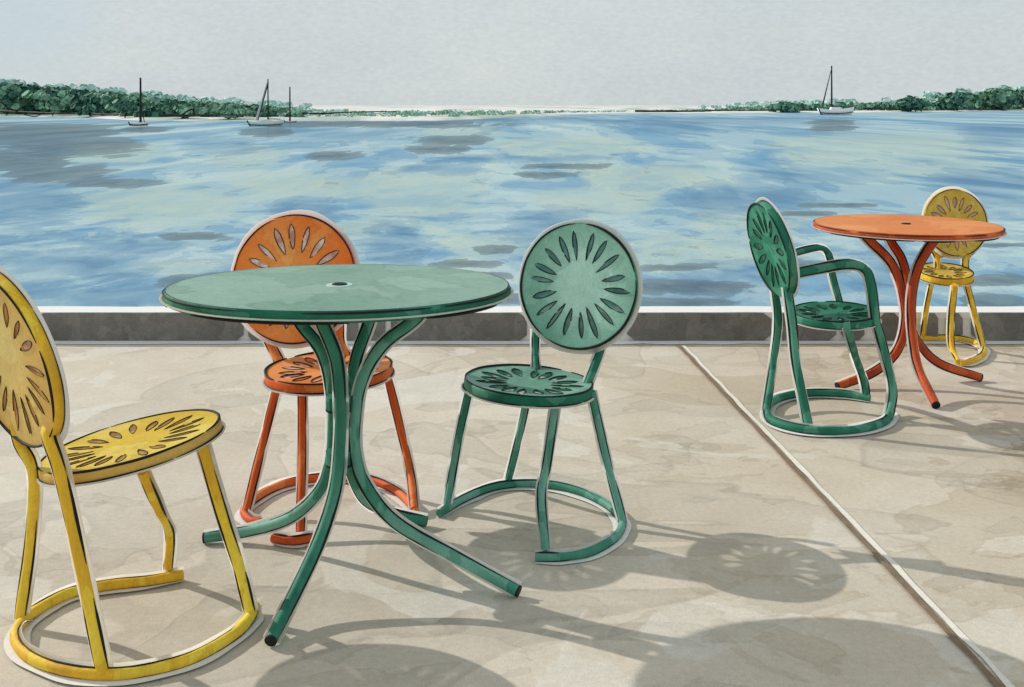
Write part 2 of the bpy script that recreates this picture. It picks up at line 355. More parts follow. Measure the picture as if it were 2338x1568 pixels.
def water_mat():
    m, t, b = mat_base('lake_washes'); Lk = t.links.new
    tcn = nn(t, 'ShaderNodeTexCoord'); sx = nn(t, 'ShaderNodeSeparateXYZ'); Lk(tcn.outputs['Object'], sx.inputs[0])
    def zone(sc, off):                              # noise fields of one distance band
        mpn = nn(t, 'ShaderNodeMapping'); mpn.inputs['Scale'].default_value = (sc[0], sc[1], 1); mpn.inputs['Location'].default_value = (off, off*1.7, 0)
        Lk(tcn.outputs['Object'], mpn.inputs[0]); v = mpn.outputs[0]
        return noise(t, v, .8, 3, .5, .6), noise(t, v, 1.9, 4, .55, .5), noise(t, v, 6.0, 3, .6)
    Z = [zone((.55, .42), 0), zone((.27, .072), 31), zone((.10, .012), 57)]
    def mr(a, b_):
        n = nn(t, 'ShaderNodeMapRange', interpolation_type='SMOOTHSTEP'); Lk(sx.outputs[1], n.inputs[0]); n.inputs[1].default_value = a; n.inputs[2].default_value = b_; return n.outputs[0]
    f1, f2 = mr(32, 50), mr(85, 150)
    def pick(i):
        def fm(f, a, b_):
            n = nn(t, 'ShaderNodeMix'); Lk(f, n.inputs[0]); Lk(a, n.inputs[2]); Lk(b_, n.inputs[3]); return n.outputs[0]
        return fm(f2, fm(f1, Z[0][i], Z[1][i]), Z[2][i])
    A, B, D = pick(0), pick(1), pick(2)
    def mth(op, a, b_):
        n = nn(t, 'ShaderNodeMath', operation=op)
        for s, q in ((n.inputs[0], a), (n.inputs[1], b_)):
            if isinstance(q, (int, float)): s.default_value = q
            else: Lk(q, s)
        return n.outputs[0]
    atn = nn(t, 'ShaderNodeAttribute', attribute_name='patches'); sc = nn(t, 'ShaderNodeSeparateColor'); Lk(atn.outputs['Color'], sc.inputs[0])
    K = 1.04
    r = ramp(t, [(.30, C(100,152,188,K)), (.425, C(130,168,190,K)), (.445, C(118,160,184,K)), (.455, C(148,181,196,K)), (.53, C(156,186,198,K)), (.535, C(146,180,194,K)), (.55, C(168,194,202,K)), (.68, C(184,205,206,K))])
    Lk(A, r.inputs[0]); c = r.outputs[0]
    hv = nn(t, 'ShaderNodeMix')
    # pale green and yellow pools
    p = mth('ADD', sc.outputs[2], mth('MULTIPLY', mth('SUBTRACT', A, .5), 1.6)); q = ramp(t, [(.25, g(0)), (.5, g(.38)), (.51, g(.5)), (.95, g(.72))]); Lk(p, q.inputs[0])
    pc = ramp(t, [(.4, C(164,190,190,K)), (.62, C(182,196,178,K))]); Lk(B, pc.inputs[0]); c = mixc(t, q.outputs[0], c, pc.outputs[0])
    # blue strokes with a darker dried rim
    p = mth('ADD', sc.outputs[1], mth('MULTIPLY', mth('SUBTRACT', B, .5), 2.2)); q = ramp(t, [(.28, g(0)), (.33, g(.5)), (.40, g(.34)), (.9, g(.8))]); Lk(p, q.inputs[0])
    bc = ramp(t, [(.35, C(74,122,158,K)), (.6, C(116,158,184,K))]); Lk(A, bc.inputs[0]); c = mixc(t, q.outputs[0], c, bc.outputs[0])
    # grey strokes
    p = mth('ADD', sc.outputs[0], mth('MULTIPLY', mth('SUBTRACT', B, .5), 1.7)); q = ramp(t, [(.42, g(0)), (.50, g(.6)), (.9, g(.8))]); Lk(p, q.inputs[0])
    dc = ramp(t, [(.4, C(62,78,88,K)), (.62, C(100,124,132,K))]); Lk(B, dc.inputs[0]); c = mixc(t, q.outputs[0], c, dc.outputs[0])
    k = ramp(t, [(.3, g(.965)), (.7, g(1.035))]); Lk(D, k.inputs[0]); c = mixc(t, 1.0, c, k.outputs[0], 'MULTIPLY')
    Lk(c, b.inputs['Base Color']); b.inputs['Roughness'].default_value = .6; b.inputs['Specular IOR Level'].default_value = 0
    gl = nn(t, 'ShaderNodeBsdfGlossy'); gl.inputs['Roughness'].default_value = .22; gl.inputs[0].default_value = (.9, .95, 1, 1)
    ms = nn(t, 'ShaderNodeMixShader'); ms.inputs[0].default_value = .12; Lk(b.outputs[0], ms.inputs[1]); Lk(gl.outputs[0], ms.inputs[2]); Lk(ms.outputs[0], t.nodes['Material Output'].inputs[0])
    t.nodes.remove(hv)
    bump(t, b, D, .25, .12)
    return m
me.materials.append(water_mat())

# ------------------------------------------------------------------ far shore
SHORE = [(-1800,264),(-200,265),(0,266),(200,268),(320,275),(560,276),(760,276),(1000,275),(1110,271),(1300,262),(1450,258),(1870,257),(2100,256),(2338,252),(4200,251)]
def interp(tab, x):
    if x <= tab[0][0]: return tab[0][1]
    for (a, b_), (c, d) in zip(tab, tab[1:]):
        if x <= c: return b_+(d-b_)*(x-a)/(c-a)
    return tab[-1][1]
def sand_mat():
    m, t, b = mat_base('pale_shore'); v = mapping(t, (.03, .006, .03))
    r = ramp(t, [(.35, C(216,212,206,1.1)), (.5, C(236,233,230,1.1)), (.7, C(240,239,237,1.1))]); t.links.new(noise(t, v, 1.2, 5), r.inputs[0])
    v2 = mapping(t, (.02, .0035, .02), (3, 8, 0)); q = ramp(t, [(.52, g(0)), (.56, g(.75))]); t.links.new(noise(t, v2, 1.0, 4, .5, .4), q.inputs[0])
    sx = nn(t, 'ShaderNodeSeparateXYZ'); t.links.new(mapping(t), sx.inputs[0])
    c = mixc(t, q.outputs[0], r.outputs[0], C(168,190,176,1.15))
    t.links.new(c, b.inputs['Base Color']); b.inputs['Roughness'].default_value = .95
    return m
vs, fs = [], []
pxs = list(range(-1800, 4201, 40))
for px in pxs:
    p = PW(px, interp(SHORE, px)+.7*mnoise.noise(Vector((px*.013, 0, 0))))
    for (dy, z) in ((-2, WZ-.3), (0, WZ+.05), (14, WZ+.55), (60, WZ+.9), (260, WZ+1.9), (1500, WZ+2.9), (6000, WZ+3.0)):
        k = (p.y+dy)/p.y; vs.append((p.x*k, p.y+dy, z))
for i in range(len(pxs)-1):
    for k in range(6): p = i*7+k; fs.append((p, p+7, p+8, p+1))
mb = MB(); mb.add(vs, fs, sand_mat(), True); tag(mb.build('sand_shore'), kind='structure')

def leafmat(name, a, b_):
    m, t, b = mat_base(name); v = mapping(t)
    r = ramp(t, [(.35, a), (.65, b_)]); t.links.new(noise(t, v, .35, 4), r.inputs[0])
    t.links.new(r.outputs[0], b.inputs['Base Color']); b.inputs['Roughness'].default_value = .85
    return m
LK = .62
LEAF = [leafmat('leaf_dark', C(44,78,70,LK), C(60,98,84,LK)), leafmat('leaf_mid', C(80,114,96,LK), C(102,136,116,LK)), leafmat('leaf_light', C(104,146,122,LK), C(132,168,146,LK))]
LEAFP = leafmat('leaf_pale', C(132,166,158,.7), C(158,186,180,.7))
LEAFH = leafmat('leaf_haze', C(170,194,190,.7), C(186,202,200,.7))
def clump(mb, c, r, m, n, lf, sx=1.15):
    """a puff of leaf sprays filling an uneven, flattened ball"""
    sq = random.uniform(.6, .85)
    for _ in range(n):
        d = Vector((random.gauss(0, 1), random.gauss(0, 1), random.gauss(0, 1))).normalized()
        rad = r*random.uniform(.55, 1.0); p = c+Vector((d.x*rad*sx, d.y*rad, d.z*rad*sq))
        nrm = (d+Vector((random.uniform(-.6, .6), random.uniform(-.6, .6), random.uniform(-.3, .9)))).normalized()
        u = nrm.orthogonal().normalized(); t = nrm.cross(u); q0 = random.random()*6.28; pts = []
        for k in range(6):
            q = q0+k*math.pi/3; s = lf*random.uniform(.55, 1.0); pts.append(p+(u*math.cos(q)+t*math.sin(q))*s)
        mb.poly(pts, m)
TOPL = [(-1500,150),(-300,165),(0,186),(90,192),(200,200),(300,212),(420,224),(520,231),(640,240),(760,245),(900,247),(1020,248),(1200,248),(1330,249),(1450,252)]
TOPR = [(1480,251),(1560,248),(1640,244),(1750,237),(1850,231),(2000,229),(2100,220),(2200,208),(2300,202),(2600,196),(4000,190)]
def wood(name, top, x0, x1, back, dtop, mats, wts, n, rmax, label):
    mb = MB()
    for _ in range(n):
        px = random.uniform(x0, x1); ys = interp(SHORE, px); p = PW(px, ys); Y = p.y+random.uniform(*back)
        base = WZ+.8; ztop = HEYE-(interp(top, px)+dtop-YH)/F*Y; hgt = max(.7, ztop-base)
        r = min(rmax, max(.62, hgt*.30))*random.uniform(.7, 1.1); z = base-.1+random.uniform(.0, 1)**1.2*(hgt-r*.75)
        clump(mb, Vector(((px-CX)/F*Y, Y, z)), r, random.choices(mats, wts)[0], 15, max(.5, r*.8), 1.3+1.4/max(1, r))
    o = mb.build(name); return tag(o, label, 'woodland', kind='stuff')
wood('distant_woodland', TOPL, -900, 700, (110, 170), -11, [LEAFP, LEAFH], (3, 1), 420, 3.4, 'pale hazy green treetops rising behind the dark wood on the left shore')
wood('shore_woodland', TOPL, -900, 690, (25, 80), 2, LEAF, (4, 5, 2), 1350, 2.6, 'dark green wood massed along the left far shore')
wood('low_woodland', TOPL, 640, 1430, (25, 80), 2, [LEAF[2], LEAFP, LEAFH], (3, 3, 2), 300, 1.6, 'low pale green scrub thinning out on the white sand left of centre')
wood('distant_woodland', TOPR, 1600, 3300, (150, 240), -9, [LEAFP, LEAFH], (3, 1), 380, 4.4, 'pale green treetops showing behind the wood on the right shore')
wood('shore_woodland', TOPR, 1490, 3300, (40, 110), 2, LEAF, (4, 4, 2), 1200, 3.4, 'green wood massed along the right far shore')
BARK = plain('bark', C(52,44,38), .9, .2, 3)
def tree(px, wpx, toppx, basepx, dy, tones, label):
    ys = interp(SHORE, px); Y = PW(px, ys).y+dy; base = WZ+.7; X = (px-CX)/F*Y
    ztop = HEYE-(toppx-YH)/F*Y; hgt = ztop-base; hw = wpx/2/F*Y
    t = thing('shore_tree', label, 'tree', (X, Y, base), 'trees along the far shore')
    mb = MB(); b0 = Vector((X, Y, base-.3)); tp = Vector((X+hw*.1, Y, base+hgt*.62))
    mb.tube(spline([b0, b0.lerp(tp, .5)+Vector((hw*.06, 0, 0)), tp]), max(.16, hgt*.022), BARK, 7, rfun=lambda q: 1.2-.8*q)
    for k in range(5):
        s = b0.lerp(tp, .45+.1*k); q = k*2.3
        mb.tube(spline([s, s+Vector((math.cos(q)*hw*.35, math.sin(q)*hw*.35, hgt*.09)), s+Vector((math.cos(q)*hw*.65, math.sin(q)*hw*.6, hgt*.2))]), max(.07, hgt*.009), BARK, 5, rfun=lambda q: 1.1-.8*q)
    mb.build('trunk', t); mb = MB()
    for k in range(26):
        q = random.random()*6.28; rr = math.sqrt(random.random()); h = random.random()
        env = math.sin(math.pi*min(1, .16+.74*h))
        c = Vector((X+math.cos(q)*rr*hw*.8*env, Y+math.sin(q)*rr*hw*.8*env, base+hgt*(.26+.64*h)))
        clump(mb, c, hw*.27, random.choices(LEAF, tones)[0], 20, hw*.19)
    mb.build('crown', t)
tree(15, 90, 190, 258, 12, (6,3,1), 'tall dark tree at the far left end of the wooded shore')
tree(205, 85, 226, 262, 6, (9,1,0), 'very dark rounded tree standing forward on the shore left of the single mast')
tree(285, 60, 232, 262, 8, (9,2,0), 'dark low tree just left of the bare mast of the leftmost boat')
tree(120, 80, 205, 262, 14, (3,5,3), 'mid green tree between the far left tree and the dark rounded one')
tree(415, 80, 236, 264, 10, (2,6,2), 'mid green bushy tree between the leftmost boat and the sloop beside it')
tree(520, 80, 241, 266, 8, (2,6,2), 'low green tree just left of the sloop with the leaning furled sail')
tree(2285, 95, 203, 250, 10, (5,5,2), 'tall broad tree at the far right end of the wooded shore')
tree(2185, 80, 214, 251, 8, (5,4,1), 'dark green tree second from the right end of the shore')
tree(2080, 80, 224, 252, 6, (6,3,1), 'dark low tree a little right of the yacht on the right shore')
tree(1800, 80, 238, 254, 6, (4,5,2), 'low green tree just left of the yacht on the right shore')

# dark fallen logs along the waterline
def log(pts, r, label):
    P = []
    for (px, py, back) in pts:
        Y = PW(px, interp(SHORE, px)).y+back; P.append(W(px, py, Y))
    c = sum(P, Vector())/len(P); t = thing('fallen_log', label, 'log', c, 'dark logs and branches along the far shore')
    mb = MB(); mb.tube(spline(P), r, INK, 6, wob=.7, rfun=lambda q: 1.1-.6*q); mb.build('stem', t)
    return t, P
t1, P = log([(-60,252,2),(40,255,1.5),(120,258,1),(200,259,1),(285,261,1)], .32, 'long dark fallen branch under the trees at the far left')
mb = MB(); mb.tube(spline([W(60,256,P[1].y), W(22,248,P[1].y), W(2,232,P[1].y)]), .28, INK, 6); mb.build('side_branch', t1)
mb = MB(); mb.tube(spline([W(100,257,P[2].y), W(80,266,P[2].y-4), W(55,261,P[2].y-4)]), .16, INK, 6); mb.build('side_branch', t1)
t1, P = log([(366,262,1),(430,263,1),(480,262,1),(590,262,1)], .24, 'dark log with an upright fork between the two left boats')
mb = MB(); mb.tube(spline([W(415,262,P[1].y), W(430,252,P[1].y), W(440,250,P[1].y), W(443,261,P[1].y)]), .22, INK, 6); mb.build('side_branch', t1)
log([(690,258,4),(740,259,4),(790,256,4),(905,254,4)], .22, 'thin dark log on the white sand right of the left boats')
log([(1450,253,10),(1580,254,10),(1640,252,10),(1720,252,10),(1850,249,10)], .42, 'long dark log along the shore left of the right-hand yacht')
log([(1972,247,8),(2030,249,8),(2130,251,8)], .48, 'short dark log on the shore right of the right-hand yacht')
log([(2210,249,8),(2260,250,8),(2336,249,8)], .5, 'dark log under the broad tree at the far right')

# ------------------------------------------------------------------ sailing boats
HULL = plain('white_hull', (.9, .9, .9, 1), .5, .05, 1)
HULLG = plain('grey_hull', C(215,226,224,1.0), .5, .08, 1)
MAST = plain('dark_mast', (.02, .022, .025, 1), .5)
SAIL = plain('grey_sail', C(170,176,180), .8, .1, 1)
def boat(px, py, lpx, mpx, mtop, label, hullm, stay=None, cabin=True, boom=True, thick=1.0, yaw=0.0, mastoff=0.0, freeb=.12):
    p = PW(px, py); Y = p.y; k = Y/F; Ln = lpx*k; t = thing('sailing_boat', label, 'sailing boat', p, 'sailing boats moored off the far shore')
    X, z0 = p.x, WZ; mb = MB(); vs, fs = [], []
    n = 16; hb = Ln*.15; fb = Ln*freeb
    def pt(u, v, z): return Vector((X+u*math.cos(yaw)-v*math.sin(yaw), Y+u*math.sin(yaw)+v*math.cos(yaw), z))
    for i in range(n+1):
        s = i/n; u = -Ln/2+Ln*s; wd = hb*(math.sin(math.pi*min(1, .12+.88*s*1.0))**.6 if s < .999 else .02); wd = hb*max(.03, (1-abs(2*s-.9)**2.6/1.25) if s > .45 else (1-(abs(.9-2*s)/1.25)**2.6))
        sh = fb*(1+.45*(2*s-.85)**2); dp = Ln*.05*(1-abs(2*s-1)**2)
        kk = 1-.10*(s < .05)
        for (a_, zz) in ((-1, sh), (-.92, sh*.5), (-.6, -dp*.6), (0, -dp), (.6, -dp*.6), (.92, sh*.5), (1, sh)):
            uu = u if zz > sh*.6 else u*(.93 if zz > 0 else .84); vs.append(pt(uu, wd*a_, z0+zz))
    for i in range(n):
        for j in range(6): q = i*7+j; fs.append((q, q+1, q+8, q+7))
        fs.append((i*7+6, i*7, i*7+7, i*7+13))
    fs += [tuple(range(7))[::-1], tuple(n*7+j for j in range(7))]
    mb.add(vs, fs, hullm, True)
    sheer = [vs[i*7] for i in range(n+1)]; bilge = [vs[i*7+1]+Vector((0, -.03*k*30, -.45*fb*.5)) for i in range(n+1)]
    h = mb.build('hull', t)
    mb = MB(); mb.tube(bilge, .55*k*thick*1.5, INK, 5); mb.tube([vs[0], vs[1], vs[2]], 1.0*k*1.5, INK, 5); mb.build('keel_line', h)
    if cabin:
        mb = MB(); cb = []
        for (u, zt) in ((-.18, .7), (-.14, 1.35), (.10, 1.35), (.2, .8)): cb.append((u*Ln, zt))
        vv, ff = [], []
        for (u, zt) in cb: vv += [pt(u, -hb*.5, z0+fb*.75), pt(u, -hb*.42, z0+fb*zt*1.12), pt(u, hb*.42, z0+fb*zt*1.12), pt(u, hb*.5, z0+fb*.75)]
        for i in range(3):
            for j in range(4): ff.append((4*i+j, 4*i+(j+1) % 4, 4*i+4+(j+1) % 4, 4*i+4+j))
        ff += [(0, 1, 2, 3), (15, 14, 13, 12)]; mb.add(vv, ff, hullm); mb.build('cabin', t)
    mu = (mpx-px)*k; mt = HEYE-(mtop-YH)*k; mr = 1.9*k*thick
    mb = MB(); mb.tube([pt(mu, 0, z0+fb*.3).lerp(pt(mu-.2*k, 0, mt), i/8) for i in range(9)], mr, MAST, 8, rfun=lambda q: 1.1-.35*q); mb.build('mast', t)
    if boom:
        mb = MB(); mb.tube([pt(mu, 0, z0+fb*1.7), pt(mu+.34*Ln, 0, z0+fb*1.6)], .9*k*thick, MAST, 6); mb.build('boom', t)
    if stay:
        (x0, y0, x1, y1, r0) = stay
        mb = MB(); A = Vector((X+(x0-px)*k, Y-.02*Ln, HEYE-(y0-YH)*k)); B = Vector((X+(x1-px)*k, Y-.02*Ln, HEYE-(y1-YH)*k))
        mb.tube([A.lerp(B, i/10) for i in range(11)], r0*k, SAIL if r0 > 2 else MAST, 7, rfun=lambda q: .45+.8*q)
        if r0 > 2: mb.tube([A.lerp(B, i/10)+Vector((r0*k*.9, -r0*k*.6, 0)) for i in range(11)], 1.1*k, INK, 6)
        mb.build('furled_sail' if r0 > 2 else 'forestay', t)
    return t
boat(318, 287, 46, 321, 177, 'small boat with one thick bare mast, leftmost on the water', HULLG, cabin=False, boom=False, thick=1.5, freeb=.16, stay=(323, 240, 330, 279, 1.0))
boat(608, 288, 84, 612, 180, 'sloop with a grey furled sail leaning from its mast, beside a shorter mast', HULLG, stay=(611, 188, 587, 274, 3.2), thick=.9)
boat(664, 279, 30, 662, 198, 'tiny pale boat with a short thin mast right of the sloop', HULL, cabin=False, boom=False, thick=1.0, freeb=.1)
boat(1909, 262, 84, 1899, 150, 'white yacht with a tall mast and forestay off the right shore', HULL, stay=(1897, 160, 1877, 243, 1.5), thick=1.1, freeb=.14)

# ------------------------------------------------------------------ furniture helpers
VIEWS = Vector((0, 1, -.22)).normalized()
def inked(mb, path, R, seed, sides=(1, -1), r=None, dens=.6):
    """broken ink line drawn along one flank of a tube"""
    rnd = random.Random(seed); r = r or .0032
    n = len(path)
    for sd_ in sides:
        u = rnd.uniform(0, .12)
        while u < .97:
            ln = rnd.uniform(.25, .75)*dens*1.4; v = min(1, u+ln); i0, i1 = int(u*(n-1)), int(math.ceil(v*(n-1)))
            if i1-i0 >= 1:
                pts = []
                for i in range(i0, i1+1):
                    a = path[max(0, i-1)]; b = path[min(n-1, i+1)]; T = (b-a).normalized()
                    s = T.cross(VIEWS); s = s.normalized() if s.length > 1e-4 else Vector((1, 0, 0))
                    pts.append(path[i]+s*sd_*R*(.93+.08*mnoise.noise(path[i]*9))-VIEWS*R*.25)
                mb.tube(pts, r*rnd.uniform(.7, 1.2), INK, 5, rfun=TAPER)
            u = v+rnd.uniform(.04, .3)*(1.3-dens)
def halo(mb, path, R, wdt=.0065):
    """thin white edging strip fixed along the far side of a tube"""
    n = len(path); vs, fs = [], []
    for i in range(n):
        a = path[max(0, i-1)]; b = path[min(n-1, i+1)]; T = (b-a).normalized(); s = T.cross(VIEWS)
        s = s.normalized() if s.length > 1e-4 else Vector((1, 0, 0)); k = 1+.35*mnoise.noise(path[i]*11)
        c = path[i]+VIEWS*R*.55
        for q in ((-1, -.002), (1, -.002), (1, .002), (-1, .002)): vs.append(c+s*q[0]*(R+wdt*k)+VIEWS*q[1])
    for i in range(n-1):
        for k in range(4): fs.append((4*i+k, 4*i+(k+1) % 4, 4*i+4+(k+1) % 4, 4*i+4+k))
    fs += [(0, 1, 2, 3), (4*n-1, 4*n-2, 4*n-3, 4*n-4)]
    mb.add(vs, fs, PAPER)
SEED = [100]; LOW = []
def rod(name, parent, pts, R, m, sub=6, ink=.6, sides=(1, -1), hal=True, inkr=None):
    SEED[0] += 1; P = spline(pts, sub)
    if 'chair' in parent.name: R *= .76
    if name in ('base_hoop', 'foot_bar'): LOW.append(([p for p in P if p.z < .07], R))
    if len(P) < 12: P = [P[0].lerp(P[-1], i/16) for i in range(17)] if len(pts) < 3 else P
    mb = MB(); mb.tube(P, R, m, 14, wob=.12)
    if ink: inked(mb, P, R, SEED[0], sides, inkr or max(.0022, R*.28), ink)
    if hal: halo(mb, P, R)
    if name == 'leg' and 'table' in parent.name:
        e1 = P[-1]+(P[-1]-P[-2]).normalized()*.002; mb.tube([e1+(P[-2]-P[-1]).normalized()*.005, e1], R*1.03, INK, 14)
    return mb.build(name, parent)

TAPER = lambda q: .3+.8*math.sin(math.pi*min(1, max(0, q)))**.6
def disc(name, parent, c, n, up, Rd, thick, face, side, slot, nsl, rin=.40, rout=.86, wd=.085, rot=0.0, ink=.004, hal=.014, seed=1, oval=1.0, hz=None):
    hz = hz or (.96 if name == 'seat' else .3); hal = min(hal, .008) if name == 'seat' else hal
    """round pressed plate with a turned-down rim and a ring of petal slots"""
    rnd = random.Random(seed); c = Vector(c); n = Vector(n).normalized(); u = Vector(up); u = (u-n*n.dot(u)).normalized(); t = n.cross(u)
    def P(x, y, z=0): return c+t*x*Rd*oval+u*y*Rd+n*z
    N = 80; v2 = [Vector((math.cos(2*math.pi*i/N), math.sin(2*math.pi*i/N))) for i in range(N)]
    ed = [(i, (i+1) % N) for i in range(N)]; slots = []
    for k in range(nsl):
        q = rot+2*math.pi*(k+rnd.uniform(-.12, .12))/nsl; a = rin+rnd.uniform(-.04, .05); b = rout+rnd.uniform(-.07, .03); w_ = wd*rnd.uniform(.8, 1.15)
        er = Vector((math.cos(q), math.sin(q))); et = Vector((-er.y, er.x)); pl = []
        M = 9
        for i in range(M+1): s = i/M; pl.append(er*(a+(b-a)*s)+et*w_*.5*math.sin(math.pi*s)**.7*(.75+.5*s))
        for i in range(M-1, 0, -1): s = i/M; pl.append(er*(a+(b-a)*s)-et*w_*.5*math.sin(math.pi*s)**.7*(.75+.5*s))
        b0 = len(v2); v2 += pl; ed += [(b0+i, b0+(i+1) % len(pl)) for i in range(len(pl))]; slots.append(pl)
    # inner points so that the plate can be gently dished
    for rr in (.15, .32):
        for i in range(14): v2.append(Vector((rr*math.cos(i*.449+rr), rr*math.sin(i*.449+rr))))
    vo, _, fo, *_r = delaunay_2d_cdt(v2, ed, [], 0, 1e-6)
    def inside(p, pl):
        r = False; j = len(pl)-1
        for i in range(len(pl)):
            if (pl[i].y > p.y) != (pl[j].y > p.y) and p.x < (pl[j].x-pl[i].x)*(p.y-pl[i].y)/(pl[j].y-pl[i].y)+pl[i].x: r = not r
            j = i
        return r
    tp = .005; dish = lambda p: -.010*(1-min(1, p.length_squared))
    plate, hole = [], []
    for f in fo:
        if len(f) != 3: continue
        ce = (vo[f[0]]+vo[f[1]]+vo[f[2]])/3; (hole if any(inside(ce, pl) for pl in slots) else plate).append(f)
    mb = MB()
    def sgn(f):
        a, b_, d = (vo[i] for i in f); return f if (b_-a).cross(d-a) > 0 else f[::-1]
    # t = n x u, so (t, u) seen from the tip of n run clockwise: flip
    mb.add([P(p.x, p.y, dish(p)) for p in vo], [sgn(f)[::-1] for f in plate], face, True)
    mb.add([P(p.x, p.y, dish(p)-tp) for p in vo], [sgn(f) for f in plate], face, True)
    mb.add([P(p.x, p.y, dish(p)-tp*.25) for p in vo], [sgn(f)[::-1] for f in hole], slot, True)
    for pl in slots:
        M = len(pl); vv = [P(p.x, p.y, dish(p)) for p in pl]+[P(p.x, p.y, dish(p)-tp) for p in pl]
        mb.add(vv, [(i, (i+1) % M, M+(i+1) % M, M+i) for i in range(M)], side)
    ring = lambda s, z, k0=0, k1=None: [P(s*math.cos(2*math.pi*i/N), s*math.sin(2*math.pi*i/N), z) for i in range(N)]
    prof = [(1.0, 0), (1.012, -.002), (1.02, -.006), (1.02, -thick+.003), (1.012, -thick), (.97, -thick), (.965, -thick+.004), (.965, -tp)]
    vv = []; ff = []
    for (s, z) in prof: vv += ring(s, z)
    for i in range(len(prof)-1):
        for k in range(N): k2 = (k+1) % N; ff.append((i*N+k, i*N+k2, (i+1)*N+k2, (i+1)*N+k))
    mb.add(vv, ff, side, True)
    # ink: broken lines round the rim, outlines round the slots
    for (s, z, dens) in ((1.004, .0012, .9), (1.022, -thick+.001, .8)):
        q = rnd.uniform(0, 1)
        end = q+6.1
        while q < end:
            ln = rnd.uniform(.9, 2.6)*dens; m_ = max(6, int(ln/.07)); so = rnd.uniform(-.006, .006)
            pts = [P((s+so+.004*math.sin(j*.7))*math.cos(q+ln*j/m_), (s+so)*math.sin(q+ln*j/m_), z+(dish(Vector((s, 0))) if s < 1 else 0)) for j in range(m_+1)]
            mb.tube(pts, ink*rnd.uniform(.6, 1.15), INK, 5, rfun=TAPER); q += ln+rnd.uniform(.02, .5)*(1.3-dens)
    for pl in slots:
        i0 = rnd.randrange(len(pl)); keep = len(pl)-rnd.choice((0, 1, 2, 4))
        for zz in ((.0008, -tp-.0008) if name == 'backrest' else (.0008,)):
            pts = [P(pl[(i0+i) % len(pl)].x*1.0, pl[(i0+i) % len(pl)].y, dish(pl[(i0+i) % len(pl)])+zz) for i in range(keep+1)]
            mb.tube(pts, ink*.33*rnd.uniform(.8, 1.2), INK, 4)
    if hal:
        vv, ff = [], []
        for i in range(N):
            q = 2*math.pi*i/N; k = hal/Rd*(1+.35*mnoise.noise(Vector((math.cos(q)*2, math.sin(q)*2, seed*1.3))))
            for (s, z) in ((1.015, -thick*hz), (1.02+k, -thick*hz), (1.02+k, -thick*hz-.003), (1.015, -thick*hz-.003)): vv.append(P(s*math.cos(q), s*math.sin(q), z))
        for i in range(N):
            j = (i+1) % N
            for k in range(4): ff.append((4*i+k, 4*j+k, 4*j+(k+1) % 4, 4*i+(k+1) % 4))
        mb.add(vv, ff, PAPER)
    o = mb.build(name, parent); at = o.data.attributes.new('rad', 'FLOAT', 'POINT')
    at.data.foreach_set('value', [min(1.0, ((p-c)-n*(p-c).dot(n)).length/Rd) for p in mb.v])
    return o

def ring_arc(cx, cy, r, a0, a1, z, n=26):
    return [Vector((cx+r*math.cos(R_(a0+(a1-a0)*i/n)), cy+r*math.sin(R_(a0+(a1-a0)*i/n)), z)) for i in range(n+1)]

